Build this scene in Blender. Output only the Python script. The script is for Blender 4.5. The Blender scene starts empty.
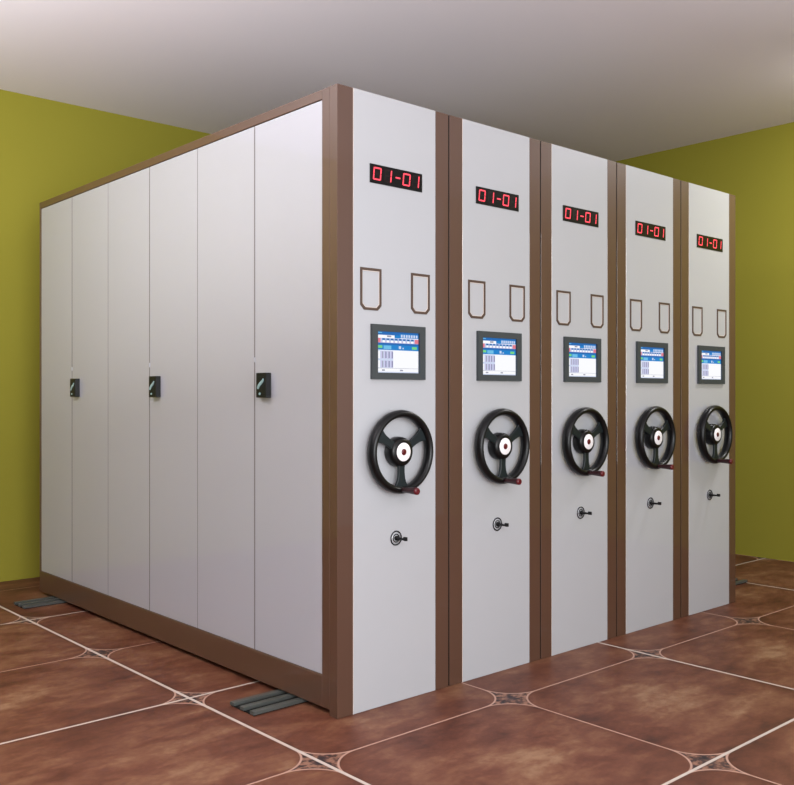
import bpy, bmesh, math
from mathutils import Vector, Matrix

scene = bpy.context.scene
COL = scene.collection
V = Vector

# ------------------------------------------------------------------ dimensions (metres)
PITCH = 0.5735          # spacing of the units
WID = 0.5665             # width of one unit
H = 2.3                 # height of a unit
DEEP = 2.826            # depth of a unit
WALL_Y = 3.355
WALL_X = 4.35
CEIL = 3.087
UNITS = 5

# ------------------------------------------------------------------ materials
def s2l(c):
    out = []
    for v in c:
        v = v / 255.0
        out.append(v / 12.92 if v <= 0.04045 else ((v + 0.055) / 1.055) ** 2.4)
    return tuple(out) + (1.0,)

def mat(name, rgb, rough=0.5, spec=0.5, coat=0.0, coat_rough=0.03, emit=None, estr=0.0, metal=0.0, grain=0.0):
    m = bpy.data.materials.new(name)
    m.use_nodes = True
    nt = m.node_tree
    b = nt.nodes['Principled BSDF']
    b.inputs['Base Color'].default_value = s2l(rgb)
    b.inputs['Roughness'].default_value = rough
    b.inputs['Specular IOR Level'].default_value = spec
    b.inputs['Coat Weight'].default_value = coat
    b.inputs['Coat Roughness'].default_value = coat_rough
    b.inputs['Coat IOR'].default_value = 1.6 if coat else 1.5
    b.inputs['Metallic'].default_value = metal
    if emit:
        b.inputs['Emission Color'].default_value = s2l(emit)
        b.inputs['Emission Strength'].default_value = estr
    # faint surface variation so that nothing is a dead flat colour
    tc = nt.nodes.new('ShaderNodeTexCoord')
    nz = nt.nodes.new('ShaderNodeTexNoise')
    nz.inputs['Scale'].default_value = 60 if grain else 6
    nt.links.new(tc.outputs['Object'], nz.inputs['Vector'])
    mp = nt.nodes.new('ShaderNodeMapRange')
    mp.inputs['To Min'].default_value = max(rough - 0.03, 0.0)
    mp.inputs['To Max'].default_value = min(rough + 0.03, 1.0)
    nt.links.new(nz.outputs['Fac'], mp.inputs['Value'])
    nt.links.new(mp.outputs['Result'], b.inputs['Roughness'])
    if grain:
        bp = nt.nodes.new('ShaderNodeBump')
        bp.inputs['Strength'].default_value = grain
        bp.inputs['Distance'].default_value = 0.001
        nt.links.new(nz.outputs['Fac'], bp.inputs['Height'])
        nt.links.new(bp.outputs['Normal'], b.inputs['Normal'])
    return m

M = {}
M['panel'] = mat('white_lacquer', (173, 174, 178), 0.42, 0.3, 1.0, 0.015)
M['door'] = mat('warm_white_lacquer', (167, 167, 174), 0.42, 0.3, 1.0, 0.015)
M['brown'] = mat('brown_painted_steel', (81, 55, 42), 0.42, 0.5, 0.6, 0.02)
M['line'] = mat('brown_frame_line', (78, 61, 52), 0.4, 0.4)
M['cream'] = mat('cream_lip', (206, 192, 182), 0.4, 0.4)  # painted bevel highlight on the panel, and the card holders' cream border
M['green'] = mat('olive_green_paint', (144, 138, 50), 0.85, 0.12)
M['ceil'] = mat('ceiling_paint', (240, 233, 240), 0.9, 0.1)
M['black'] = mat('black_plastic', (10, 10, 11), 0.34, 0.3)
M['spoke'] = mat('black_satin', (16, 26, 29), 0.42, 0.4)
M['bezel'] = mat('grey_bezel', (58, 63, 65), 0.5, 0.3)
M['bezel_in'] = mat('bezel_inner', (44, 56, 70), 0.5, 0.4)
M['badge'] = mat('white_badge', (236, 232, 234), 0.35, 0.4)
M['maroon'] = mat('maroon_plastic', (86, 10, 20), 0.32, 0.5)
M['maroon_dark'] = mat('dark_maroon_plastic', (42, 12, 16), 0.35, 0.5)
M['chrome'] = mat('satin_grey_metal', (150, 150, 152), 0.3, 0.5, metal=0.7)
M['track'] = mat('track_steel', (80, 82, 79), 0.42, 0.4, metal=0.2)
M['track_dark'] = mat('track_channel', (8, 12, 12), 0.6, 0.2)
M['lever'] = mat('pale_cyan_lever', (140, 168, 170), 0.3, 0.5)
M['handle'] = mat('black_handle_box', (20, 21, 21), 0.45, 0.3)
M['handle_in'] = mat('handle_recess', (13, 18, 20), 0.45, 0.3)
M['seal'] = mat('black_rubber_seal', (20, 16, 14), 0.8, 0.1)  # near-black that paints the shade in the slits between units
M['door_seal'] = mat('grey_door_seal', (112, 108, 106), 0.8, 0.1)  # matte grey painted in as the shade of the door seams
M['led_black'] = mat('display_black', (5, 4, 5), 0.3, 0.3)
M['led_red'] = mat('lit_red_segment', (200, 30, 45), 0.4, 0.2, emit=(255, 92, 108), estr=1.0)
M['led_dim'] = mat('unlit_segment', (24, 5, 8), 0.4, 0.3)
def scr(name, rgb, e=1.0):
    return mat(name, (10, 10, 10), 0.3, 0.3, emit=rgb, estr=e)
M['s_white'] = scr('screen_white', (250, 251, 255), 1.0)
M['s_pale'] = scr('screen_pale_blue', (205, 216, 240))
M['s_blue'] = scr('screen_blue', (20, 128, 204))
M['s_deep'] = scr('screen_deep_blue', (28, 104, 180))
M['s_cyan'] = scr('screen_cyan', (110, 190, 230))
M['s_lilac'] = scr('screen_lilac', (200, 198, 230))
M['s_violet'] = scr('screen_violet', (120, 118, 160))
M['s_red'] = scr('screen_red', (226, 122, 138))
M['s_green'] = scr('screen_green', (120, 212, 130))
M['s_grey'] = scr('screen_grey', (150, 152, 172))
M['s_ink'] = scr('screen_ink', (40, 62, 110))

# ---- glazed floor tiles: rounded tile corners, patterned inserts, light grout
def floor_material():
    m = bpy.data.materials.new('glazed_terracotta_tiles')
    m.use_nodes = True
    nt = m.node_tree
    N = nt.nodes; L = nt.links
    b = N['Principled BSDF']
    def math_(op, a, bb=None, c=None):
        n = N.new('ShaderNodeMath'); n.operation = op
        for i, v in enumerate((a, bb, c)):
            if v is None: continue
            if isinstance(v, (int, float)): n.inputs[i].default_value = v
            else: L.new(v, n.inputs[i])
        return n.outputs[0]
    geo = N.new('ShaderNodeNewGeometry')
    sep = N.new('ShaderNodeSeparateXYZ'); L.new(geo.outputs['Position'], sep.inputs[0])
    LX, LY, X0, Y0, R = 0.925, 0.835, -0.28, -0.265, 0.148
    x = math_('SUBTRACT', sep.outputs[0], X0)
    y = math_('SUBTRACT', sep.outputs[1], Y0)
    dx = math_('PINGPONG', x, LX / 2)
    dy = math_('PINGPONG', y, LY / 2)
    qx = math_('SUBTRACT', R, dx); qy = math_('SUBTRACT', R, dy)
    px = math_('MAXIMUM', qx, 0.0); py = math_('MAXIMUM', qy, 0.0)
    ln = math_('SQRT', math_('ADD', math_('MULTIPLY', px, px), math_('MULTIPLY', py, py)))
    inner = math_('MINIMUM', math_('MAXIMUM', qx, qy), 0.0)
    sdf = math_('SUBTRACT', math_('ADD', ln, inner), R)      # >0 in the corner insert
    # thin pale outline of every tile
    def band(v, w, soft=0.0012):
        mr = N.new('ShaderNodeMapRange'); mr.interpolation_type = 'SMOOTHSTEP'
        mr.inputs['From Min'].default_value = w + soft; mr.inputs['From Max'].default_value = w - soft
        L.new(v, mr.inputs['Value']); return mr.outputs['Result']
    thin = band(math_('ABSOLUTE', sdf), 0.0036)
    # wide grout: every second joint, both ways
    gx = math_('PINGPONG', x, LX)                        # lines at X0, X0+2*LX ...
    gy = math_('PINGPONG', math_('SUBTRACT', y, LY), LY)  # lines at Y0+LY, ...
    # insert pattern lines are hidden only under the grout
    gxm = band(gx, 0.0068); gym = band(gy, 0.0060)
    thick = math_('MAXIMUM', gxm, gym)
    insert = N.new('ShaderNodeMapRange')
    insert.inputs['From Min'].default_value = 0.0; insert.inputs['From Max'].default_value = 0.002
    L.new(sdf, insert.inputs['Value'])
    # mottled glaze, different on each tile
    fx = math_('FLOOR', math_('DIVIDE', x, LX)); fy = math_('FLOOR', math_('DIVIDE', y, LY))
    comb = N.new('ShaderNodeCombineXYZ')
    L.new(math_('ADD', sep.outputs[0], math_('MULTIPLY', fx, 3.7)), comb.inputs[0])
    L.new(math_('ADD', sep.outputs[1], math_('MULTIPLY', fy, 5.3)), comb.inputs[1])
    def noise(scale, det, rough=0.55, dist=0.0, vec=None):
        n = N.new('ShaderNodeTexNoise'); n.inputs['Scale'].default_value = scale
        n.inputs['Detail'].default_value = det; n.inputs['Roughness'].default_value = rough
        n.inputs['Distortion'].default_value = dist
        L.new(vec or comb.outputs[0], n.inputs['Vector']); return n.outputs['Fac']
    def ramp(fac, stops):
        r = N.new('ShaderNodeValToRGB'); L.new(fac, r.inputs[0])
        el = r.color_ramp.elements
        el[0].position = stops[0][0]; el[0].color = s2l(stops[0][1])
        el[1].position = stops[-1][0]; el[1].color = s2l(stops[-1][1])
        for p, c in stops[1:-1]:
            e = el.new(p); e.color = s2l(c)
        return r.outputs[0]
    stretch = N.new('ShaderNodeMapping'); stretch.inputs['Scale'].default_value = (1.0, 1.7, 1.0)
    L.new(comb.outputs[0], stretch.inputs[0])
    n1 = noise(2.6, 3, 0.5, 0.4, stretch.outputs[0])
    n2 = noise(9.0, 6, 0.62, 0.3, stretch.outputs[0])
    n3 = noise(48.0, 3, 0.6)
    f = math_('ADD', math_('MULTIPLY', n1, 0.50), math_('ADD', math_('MULTIPLY', n2, 0.40), math_('MULTIPLY', n3, 0.10)))
    # the glaze print is paler towards the middle of each tile
    mid = math_('MULTIPLY', math_('MINIMUM', dx, dy), 0.30)
    f = math_('ADD', f, math_('SUBTRACT', mid, 0.045))
    base = ramp(f, [(0.32, (60, 29, 20)), (0.42, (86, 46, 32)), (0.50, (100, 58, 42)), (0.58, (116, 76, 55)), (0.68, (140, 106, 80))])
    spk = noise(34, 3, 0.6)
    ins = ramp(spk, [(0.40, (38, 30, 34)), (0.50, (92, 62, 52)), (0.60, (140, 102, 84))])
    def mix(fac, a, c):
        n = N.new('ShaderNodeMix'); n.data_type = 'RGBA'
        L.new(fac, n.inputs['Factor'])
        for v, k in ((a, 6), (c, 7)):
            if isinstance(v, tuple): n.inputs[k].default_value = v
            else: L.new(v, n.inputs[k])
        return n.outputs[2]
    c = mix(insert.outputs['Result'], base, ins)
    # dark centre of each insert
    core = N.new('ShaderNodeMapRange')
    core.inputs['From Min'].default_value = 0.045; core.inputs['From Max'].default_value = 0.012
    core.inputs['To Max'].default_value = 0.75
    L.new(math_('ADD', dx, dy), core.inputs['Value'])
    c = mix(core.outputs['Result'], c, s2l((40, 32, 40)))
    c = mix(thin, c, s2l((172, 136, 120)))
    c = mix(thick, c, s2l((188, 175, 164)))
    L.new(c, b.inputs['Base Color'])
    b.inputs['Roughness'].default_value = 0.5
    b.inputs['Specular IOR Level'].default_value = 0.3
    bp = N.new('ShaderNodeBump'); bp.inputs['Strength'].default_value = 0.25; bp.inputs['Distance'].default_value = 0.004
    h = math_('SUBTRACT', math_('MULTIPLY', n2, 0.5), math_('MAXIMUM', thick, math_('MULTIPLY', thin, 0.6)))
    L.new(h, bp.inputs['Height']); L.new(bp.outputs['Normal'], b.inputs['Normal'])
    return m
M['floor'] = floor_material()

# ------------------------------------------------------------------ mesh building
class MB:
    """collects shapes with material slots, then links them as one mesh object"""
    def __init__(self): self.bm = bmesh.new(); self.mats = []
    def mi(self, k):
        if k not in self.mats: self.mats.append(k)
        return self.mats.index(k)
    def _merge(self, tmp, k, smooth=False):
        i = self.mi(k)
        for f in tmp.faces:
            f.material_index = i; f.smooth = smooth
        me = bpy.data.meshes.new('tmp'); tmp.to_mesh(me); tmp.free()
        self.bm.from_mesh(me); bpy.data.meshes.remove(me)
    def box(self, k, x0, x1, y0, y1, z0, z1, bev=0.0, seg=1):
        t = bmesh.new()
        bmesh.ops.create_cube(t, size=1)
        for v in t.verts:
            v.co = V((x0 + (v.co.x + .5) * (x1 - x0), y0 + (v.co.y + .5) * (y1 - y0), z0 + (v.co.z + .5) * (z1 - z0)))
        if bev: bmesh.ops.bevel(t, geom=t.edges[:], offset=bev, segments=seg, affect='EDGES', profile=0.5)
        self._merge(t, k)
        return self
    def prism(self, k, pts, y0, y1, bev=0.0):
        """outline in x-z, pushed from y0 to y1"""
        t = bmesh.new()
        a = [t.verts.new((p[0], y0, p[1])) for p in pts]
        f = t.faces.new(a)
        r = bmesh.ops.extrude_face_region(t, geom=[f])
        for e in r['geom']:
            if isinstance(e, bmesh.types.BMVert): e.co.y = y1
        bmesh.ops.recalc_face_normals(t, faces=t.faces[:])
        if bev: bmesh.ops.bevel(t, geom=t.edges[:], offset=bev, segments=1, affect='EDGES')
        self._merge(t, k)
        return self
    def lathe(self, k, prof, cx, cz, seg=48, smooth=True):
        """profile of (radius, y) turned about the y-direction axis through (cx, cz)"""
        t = bmesh.new(); rings = []
        for r, y in prof:
            if r < 1e-6: rings.append([t.verts.new((cx, y, cz))])
            else: rings.append([t.verts.new((cx + r * math.cos(2 * math.pi * i / seg), y, cz + r * math.sin(2 * math.pi * i / seg))) for i in range(seg)])
        for A, B in zip(rings, rings[1:]):
            for i in range(seg):
                j = (i + 1) % seg
                if len(A) == 1: t.faces.new((A[0], B[i], B[j]))
                elif len(B) == 1: t.faces.new((A[i], B[0], A[j]))
                else: t.faces.new((A[i], B[i], B[j], A[j]))
        bmesh.ops.recalc_face_normals(t, faces=t.faces[:])
        self._merge(t, k, smooth)
        return self
    def torus(self, k, R, r, cx, cy, cz, seg=72, sub=16, sy=1.0):
        prof = [(R + r * math.cos(2 * math.pi * i / sub), cy + sy * r * math.sin(2 * math.pi * i / sub)) for i in range(sub + 1)]
        t = bmesh.new(); rings = []
        for i in range(seg):
            a = 2 * math.pi * i / seg
            rings.append([t.verts.new((cx + p[0] * math.cos(a), p[1], cz + p[0] * math.sin(a))) for p in prof[:-1]])
        for i in range(seg):
            A = rings[i]; B = rings[(i + 1) % seg]
            for j in range(sub):
                q = (j + 1) % sub
                t.faces.new((A[j], A[q], B[q], B[j]))
        bmesh.ops.recalc_face_normals(t, faces=t.faces[:])
        self._merge(t, k, True)
        return self
    def build(self, name, parent=None):
        me = bpy.data.meshes.new(name)
        self.bm.to_mesh(me); self.bm.free()
        for k in self.mats: me.materials.append(M[k])
        o = bpy.data.objects.new(name, me); COL.objects.link(o)
        if parent: o.parent = parent
        return o

def kids(o): return [c for c in bpy.data.objects if c.parent == o]
def copy_tree(o, parent=None, skip=()):
    c = o.copy(); COL.objects.link(c)
    if parent: c.parent = parent
    for ch in kids(o):
        if ch.name.split('.')[0] in skip: continue
        copy_tree(ch, c, skip)
    return c

# ------------------------------------------------------------------ the setting
def structure(o): o['kind'] = 'structure'; return o
XL, YF = -4.0, -3.85      # the room runs on past the camera
structure(MB().box('floor', XL, WALL_X, YF, WALL_Y, -0.1, 0.0).build('floor'))
structure(MB().box('ceil', XL, WALL_X, YF, WALL_Y, CEIL, CEIL + 0.1).build('ceiling'))
structure(MB().box('green', XL, WALL_X + 0.12, WALL_Y, WALL_Y + 0.12, -0.1, CEIL + 0.1).build('wall_back'))
structure(MB().box('green', WALL_X, WALL_X + 0.12, YF, WALL_Y, -0.1, CEIL + 0.1).build('wall_right'))

# ------------------------------------------------------------------ floor tracks
def track(y0, y1, label):
    r = bpy.data.objects.new('floor_track', None); COL.objects.link(r)
    r.location = (-0.21, (y0 + y1) / 2, 0)
    r['label'] = label; r['category'] = 'rail'; r['group'] = 'floor tracks under the shelving units'
    hw = (y1 - y0) / 2; ln = 3.64
    MB().box('track_dark', 0.004, ln - 0.004, -hw + 0.004, hw - 0.004, 0, 0.004).build('base_plate', r)
    w = 0.027
    for c in (-hw + w / 2, 0, hw - w / 2):
        MB().box('track', 0, ln, c - w / 2, c + w / 2, 0.004, 0.0165, 0.0006).build('rail', r)
    return r
track(0.225, 0.387, 'grey three-ribbed steel floor track poking out under the near end of the shelving')
track(2.50, 2.655, 'grey three-ribbed steel floor track under the far end of the shelving, near the back wall')

# ------------------------------------------------------------------ one shelving unit
CX = 0.284
U = bpy.data.objects.new('mobile_shelving_unit', None); COL.objects.link(U)
ZB = 0.023
MB().box('brown', 0.022, WID, 0.045, DEEP, ZB, H).build('carcass', U)
MB().box('brown', 0, 0.073, 0, 0.045, 0.001, H, 0.0006).build('front_stile', U)
MB().box('brown', 0.495, WID, 0, 0.045, 0.001, H, 0.0006).build('front_stile', U)
fp = MB()
fp.box('panel', 0.0752, 0.4938, -0.0006, 0.044, 0.001, H, 0.0008)
fp.box('cream', 0.0732, 0.0750, -0.0004, 0.040, 0.001, H)  # pale strip paints the highlight along the panel's left bevel
fp.build('front_panel', U)

# LED display
LX0, LX1, LZ0, LZ1 = 0.152, 0.419, 1.965, 2.036
led = MB().box('led_black', LX0, LX1, -0.004, -0.0006, LZ0, LZ1, 0.0006).build('led_display', U)
def digit(x0, x1, lit, name='digit'):
    m = MB(); w = x1 - x0; z0 = LZ0 + 0.0125; z1 = LZ0 + 0.0605; zm = (z0 + z1) / 2; t = 0.0054
    def seg(k, a, b, c, d):    # slightly slanted segments
        sl = lambda z: (z - zm) * 0.10
        y = -0.0044 if k == 'led_red' else -0.0042
        m.prism(k, [(a + sl(c), c), (b + sl(c), c), (b + sl(d), d), (a + sl(d), d)], y, -0.0039)
    S = {'a': (x0 + t * .6, x1 - t * .6, z1 - t, z1), 'd': (x0 + t * .6, x1 - t * .6, z0, z0 + t), 'g': (x0 + t, x1 - t, zm - t / 2, zm + t / 2),
         'f': (x0, x0 + t, zm + .001, z1 - .002), 'b': (x1 - t, x1, zm + .001, z1 - .002), 'e': (x0, x0 + t, z0 + .002, zm - .001), 'c': (x1 - t, x1, z0 + .002, zm - .001)}
    for q, s in S.items():
        if name == 'dash' and q != 'g': continue
        seg('led_red' if q in lit else 'led_dim', *s)
    return m.build(name, led)
LW = LX1 - LX0
digit(LX0 + .058 * LW, LX0 + .205 * LW, 'abcdef')
digit(LX0 + .270 * LW, LX0 + .400 * LW, 'bc')
digit(LX0 + .455 * LW, LX0 + .585 * LW, 'g', 'dash')
digit(LX0 + .615 * LW, LX0 + .760 * LW, 'abcdef')
digit(LX0 + .800 * LW, LX0 + .935 * LW, 'bc')

# card holders: thin brown outline with clipped lower corners
def card_holder(x0, x1):
    z0, z1, c, t = 1.489, 1.646, 0.018, 0.0098
    def outline(d):
        k = c - d * 0.414
        return [(x0 + d, z1 - d), (x1 - d, z1 - d), (x1 - d, z0 + d + k), (x1 - d - k, z0 + d), (x0 + d + k, z0 + d), (x0 + d, z0 + d + k)]
    o = MB()
    for (da, db, mk, ya) in ((0, t, 'line', -0.0032), (t, t + 0.0022, 'cream', -0.0016)):
        A = outline(da); B = outline(db); n = len(A)
        for i in range(n):
            j = (i + 1) % n
            o.prism(mk, [A[i], A[j], B[j], B[i]], ya, -0.0004)
    return o.build('card_holder', U)
card_holder(0.106, 0.209); card_holder(0.361, 0.461)

# touch screen
bx0, bx1, bz0, bz1 = 0.156, 0.429, 1.232, 1.438
sx0, sx1, sz0, sz1 = 0.183, 0.399, 1.257, 1.412
b = MB()
b.box('bezel', bx0, sx0, -0.0125, -0.0006, bz0, bz1); b.box('bezel', sx1, bx1, -0.0125, -0.0006, bz0, bz1)
b.box('bezel', sx0, sx1, -0.0125, -0.0006, sz1, bz1); b.box('bezel', sx0, sx1, -0.0125, -0.0006, bz0, sz0)
b.box('bezel_in', sx1 - 0.0016, sx1, -0.0120, -0.0006, sz0, sz1)
b.box('bezel_in', sx0, sx0 + 0.0012, -0.0120, -0.0006, sz0, sz1)
bezel = b.build('touch_screen', U)
s = MB()
sw = sx1 - 0.0016 - (sx0 + 0.0012); sh = sz1 - sz0; ox = sx0 + 0.0012
def R(k, u0, u1, v0, v1, l=1):     # u to the right, v down, both 0..1
    s.box(k, ox + u0 * sw, ox + u1 * sw, -0.0040 - 0.0002 * l, -0.0040 - 0.0002 * (l - 1), sz1 - v1 * sh, sz1 - v0 * sh)
s.box('s_white', ox, ox + sw, -0.0040, -0.0006, sz0, sz1)
R('s_deep', 0, 1, 0, .08); R('s_cyan', .02, .12, .015, .035, 2)
R('s_blue', .54, 1, .04, .14, 2)
R('s_blue', .42, .56, .07, .15); R('s_grey', .24, .34, .09, .13, 1)
for i in range(7):
    R('s_pale', .57 + i * .061, .57 + i * .061 + .04, .055, .125, 3)
R('s_lilac', 0, 1, .155, .27)
R('s_red', 0, .085, .16, .265, 2); R('s_red', .91, 1, .16, .265, 2)
for i in range(8):
    u = .125 + i * .098
    R('s_blue', u, u + .075, .16, .21, 2); R('s_white', u + .01, u + .065, .205, .262, 2)
    R('s_ink', u + .025, u + .05, .17, .20, 3)
R('s_deep', 0, 1, .27, .32); R('s_blue', 0, 1, .32, .445)
R('s_cyan', .16, .34, .335, .425, 2); R('s_green', .02, .13, .335, .40, 2); R('s_green', .84, .96, .345, .41, 2)
R('s_pale', .52, .575, .34, .41, 2); R('s_pale', .61, .64, .375, .41, 2)
R('s_pale', 0, .385, .46, .88)
for i in range(5):
    u = .02 + i * .075
    for v0, v1 in ((.475, .655), (.70, .875)):
        R('s_lilac' if i > 0 else 's_white', u, u + .055, v0, v1, 2)
        if i > 0: R('s_violet' if i > 1 else 's_grey', u + .032, u + .055, v0 + .01, v1 - .01, 3)
R('s_grey', 0, 1, .885, .893); R('s_grey', .12, .19, .92, .955); R('s_grey', .55, .62, .92, .955)
R('s_pale', 0, 1, .975, 1)
s.build('screen', bezel)

# hand wheel
WX, WZ, WY = 0.277, 0.9578, -0.037
wheel = MB().torus('black', 0.1440, 0.0148, WX, WY, WZ, sy=1.55).build('handwheel', U)
def spoke(a):
    pts = []
    prof = [(0.040, 0.017), (0.060, 0.0148), (0.080, 0.0148), (0.100, 0.0175), (0.116, 0.0225), (0.128, 0.030), (0.138, 0.044)]
    for r, w in prof: pts.append((r, w))
    out = [(r, -w) for r, w in prof] + [(r, w) for r, w in reversed(prof)]
    ca, sa = math.cos(a), math.sin(a)
    o = MB(); o.prism('spoke', [(WX + r * ca - w * sa, WZ + r * sa + w * ca) for r, w in out], WY - 0.006, WY + 0.006, 0.0016)
    return o.build('spoke', wheel)
for d in (270, 30, 150): spoke(math.radians(d))
MB().lathe('black', [(0, -0.0008), (0.048, -0.0008), (0.0555, -0.005), (0.0570, -0.010), (0.0570, -0.032), (0.0540, -0.043), (0.0480, -0.0495), (0.0400, -0.0515), (0, -0.0515)], WX, WZ).build('hub', wheel)
bd = MB().lathe('badge', [(0, -0.0510), (0.0350, -0.0510), (0.0350, -0.0525), (0.0340, -0.0532), (0, -0.0532)], WX, WZ)
bd.lathe('maroon', [(0, -0.0530), (0.0125, -0.0530), (0.0120, -0.0544), (0, -0.0544)], WX, WZ, 32)
bd.build('badge', wheel)
KX, KZ = WX - 0.010, 0.8165
kn = MB()
kn.lathe('black', [(0, WY + 0.004), (0.0100, WY + 0.004), (0.0100, -0.052), (0.0085, -0.054), (0, -0.054)], KX, KZ, 24)
kn.lathe('maroon_dark', [(0, -0.053), (0.0088, -0.053), (0.0094, -0.070), (0.0112, -0.100), (0.0130, -0.122), (0.0134, -0.132)], KX, KZ, 24)
kn.lathe('maroon', [(0.0134, -0.132), (0.0130, -0.139), (0.0105, -0.1415), (0.0060, -0.142), (0, -0.140)], KX, KZ, 24)
kn.build('crank_knob', wheel)

# lock below the wheel
LKX, LKZ = 0.2825, 0.627
lk = MB()
lk.lathe('panel', [(0, -0.0006), (0.0285, -0.0006), (0.0285, -0.0024), (0, -0.0024)], LKX, LKZ, 32)
lk.torus('black', 0.0262, 0.0026, LKX, -0.0030, LKZ, 36, 8)
lk.torus('black', 0.0150, 0.0022, LKX, -0.0030, LKZ, 32, 8)
lock = lk.build('lock', U)
ky = MB()
ky.lathe('black', [(0, -0.0022), (0.0095, -0.0022), (0.0095, -0.010), (0.0055, -0.014), (0.0042, -0.046), (0.0042, -0.058), (0, -0.058)], LKX, LKZ, 20)
ky.box('black', LKX - 0.0045, LKX + 0.0045, -0.064, -0.046, LKZ - 0.005, LKZ + 0.010, 0.002, 2)
ky.build('lock_key', lock)

# ------------------------------------------------------------------ copies, then what only the nearest has
unit_labels = [
    'white and brown shelving unit nearest the camera, its long side covered by white doors',
    'white and brown shelving unit second from the left, beside the one with the side doors',
    'white and brown shelving unit in the middle, two units on either side of it',
    'white and brown shelving unit second from the right, just left of the last',
    'white and brown shelving unit at the right end, nearest the green right wall']
for i in range(UNITS):
    o = U if i == 0 else copy_tree(U)
    o.location = (i * PITCH, 0, 0)
    o['label'] = unit_labels[i]; o['category'] = 'shelving unit'
    o['group'] = 'row of mobile shelving units on floor tracks'

for o in [u for u in COL.objects if u.type == 'EMPTY' and u.name.startswith('mobile_shelving_unit')]:
    if o.location.x < (UNITS - 1.5) * PITCH:      # dark strip added as the shade in the slit to the next unit
        MB().box('seal', WID, PITCH - 0.0004, 0.0012, 0.03, 0.004, H - 0.001).build('seal_strip', o)

for i, o in enumerate([u for u in COL.objects if u.type == 'EMPTY' and u.name.startswith('mobile_shelving_unit')]):
    if o is not U:      # plain metal side of the units further along the row
        MB().box('brown', 0.001, 0.022, 0.0455, DEEP, ZB, H).build('side_panel', o)

MB().box('brown', 0, 0.0218, 0.0457, 0.091, ZB, H, 0.0012).build('side_stile', U)
MB().box('brown', 0, 0.0218, 2.806, DEEP, ZB, H, 0.0008).build('side_stile', U)
MB().box('brown', 0, 0.0218, 0.0912, 2.8058, 2.264, H, 0.0012).build('top_rail', U)
MB().box('brown', 0, 0.0218, 0.0912, 2.8058, ZB, 0.141, 0.0012).build('base_rail', U)
lines = [0.092, 0.545, 1.001, 1.453, 1.908, 2.363, 2.805]
for i in range(6):
    a, c = lines[i], lines[i + 1]
    ga = 0.0042 if i in (1, 3, 5) else 0.0024
    gc = 0.0042 if i in (0, 2, 4) else 0.0024
    d = MB().box('door', 0.003, 0.0185, a + ga, c - gc, 0.143, 2.261).box('door_seal', 0.0034, 0.0184, a + 0.0003, a + ga + 0.002, 0.1432, 2.2605).box('door_seal', 0.0034, 0.0184, c - gc - 0.002, c - 0.0003, 0.1432, 2.2605).box('door', 0.0184, 0.0215, a + 0.0003, c - 0.0003, 0.143, 2.261).build('door', U)
    if i % 2 == 0:
        y1 = c - (0.048, 0, 0.041, 0, 0.032)[i]; y0 = y1 - 0.071; z0, z1 = 1.162, 1.261
        h = MB()
        h.box('handle', -0.022, 0.003, y0, y1, z0, z1, 0.0015)
        h.box('handle_in', -0.0232, -0.0215, y0 + 0.010, y1 - 0.010, z0 + 0.008, z1 - 0.016, 0.0006)
        h.box('handle_in', -0.0228, -0.0215, y0 + 0.008, y1 - 0.008, z1 - 0.013, z1 - 0.009)
        # slanting pale lever: rises towards the front corner
        t = bmesh.new(); ym = (y0 + y1) / 2 + 0.000; zm = z0 + 0.054
        pl = [(0.021, -0.019), (0.022, -0.012), (0.013, 0.000), (0.003, 0.008), (-0.010, 0.014), (-0.019, 0.022), (-0.022, 0.018), (-0.018, 0.008), (-0.007, -0.001), (0.004, -0.008), (0.015, -0.020)]
        f = t.faces.new([t.verts.new((-0.0230, ym + p[0], zm + p[1])) for p in pl])
        r = bmesh.ops.extrude_face_region(t, geom=[f])
        for e in r['geom']:
            if isinstance(e, bmesh.types.BMVert): e.co.x = -0.0265
        bmesh.ops.recalc_face_normals(t, faces=t.faces[:])
        h._merge(t, 'lever')
        t = bmesh.new()
        bmesh.ops.create_cone(t, cap_ends=True, segments=20, radius1=0.0052, radius2=0.0046, depth=0.003,
                              matrix=Matrix.Translation((-0.0244, ym + 0.006, z0 + 0.0155)) @ Matrix.Rotation(-math.pi / 2, 4, 'Y'))
        h._merge(t, 'lever')
        h.build('door_handle', d)
        # small pale catch above the handle, across the meeting line
        MB().box('door', -0.0006, 0.003, c - 0.0034, c + 0.0034, 1.305, 1.325).build('door_catch', d)

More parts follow.
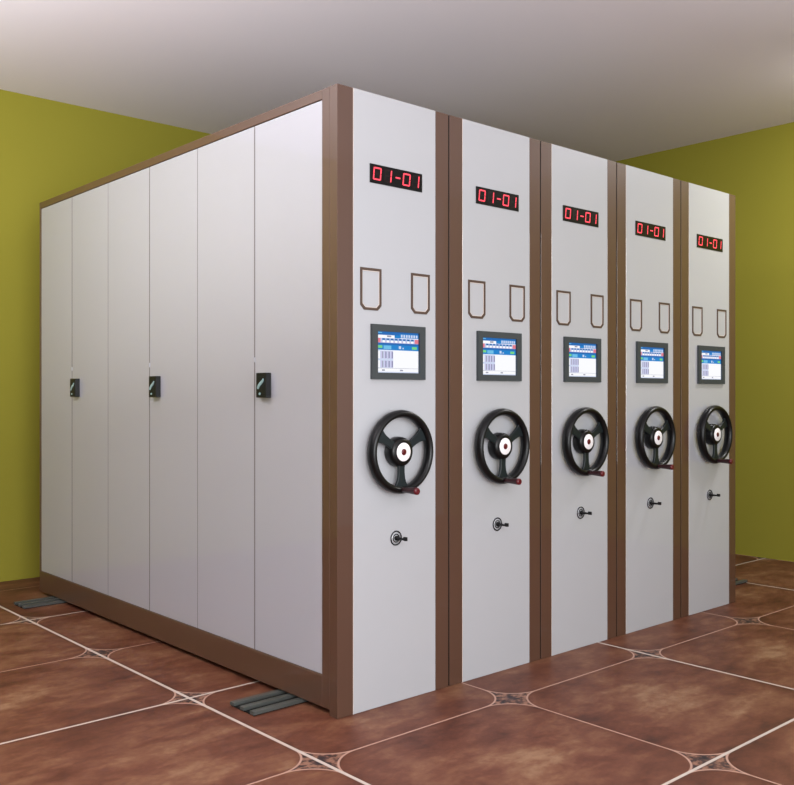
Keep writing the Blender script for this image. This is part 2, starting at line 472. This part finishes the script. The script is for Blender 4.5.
# ------------------------------------------------------------------ lights
def area(name, loc, target, sx, sy, power, col=(1, 1, 1)):
    l = bpy.data.lights.new(name, 'AREA'); l.shape = 'RECTANGLE'; l.size = sx; l.size_y = sy
    l.energy = power; l.color = col
    o = bpy.data.objects.new(name, l); COL.objects.link(o)
    o.location = loc
    o.rotation_euler = (V(target) - V(loc)).to_track_quat('-Z', 'Y').to_euler()
    return o
area('ceiling_lamp', (-2.1, 1.75, 3.03), (-0.8, 2.1, 0), 0.6, 0.6, 26, (1, 0.99, 0.98))
area('ceiling_lamp', (3.3, -0.95, 3.06), (3.3, -0.95, 0), 0.5, 0.5, 32, (1, 0.99, 0.98))
area('uplight', (-2.6, 0.4, 1.6), (-2.4, 0.6, 3.0), 1.0, 1.0, 160, (0.98, 0.985, 1.0))  # added fill pointing up to brighten the ceiling, no real fixture
area('window_light', (1.0, -3.7, 1.6), (1.0, 0, 1.6), 2.4, 2.2, 50, (0.97, 0.985, 1.0))  # added soft fill for the unit fronts, no window here
area('window_light', (-1.8, -3.7, 1.6), (-1.0, 0, 1.6), 2.0, 2.2, 176, (0.97, 0.985, 1.0))  # second added fill, from behind the camera, no window either
area('wall_spot', (3.5, -0.75, 3.04), (4.35, 0.8, 1.3), 0.35, 0.35, 18, (1, 0.99, 0.98))  # added fill that brightens the green right wall

w = bpy.data.worlds.new('world'); scene.world = w; w.use_nodes = True
w.node_tree.nodes['Background'].inputs[0].default_value = (0.95, 0.96, 1.0, 1)
w.node_tree.nodes['Background'].inputs[1].default_value = 0.3

# ------------------------------------------------------------------ camera
cam = bpy.data.cameras.new('camera'); co = bpy.data.objects.new('camera', cam); COL.objects.link(co)
co.location = (-2.08590, -2.65519, 1.17512)
co.rotation_euler = V((0.6667555, 0.74527653, 0)).to_track_quat('-Z', 'Y').to_euler()
cam.sensor_fit = 'HORIZONTAL'; cam.sensor_width = 36.0
cam.lens = 932.2167 / 794 * 36.0
cam.shift_y = 1.9 / 794
scene.camera = co

scene.view_settings.view_transform = 'Standard'
scene.view_settings.look = 'None'
scene.view_settings.gamma = 1.0
scene.view_settings.use_curve_mapping = False
scene.view_settings.exposure = 0.0
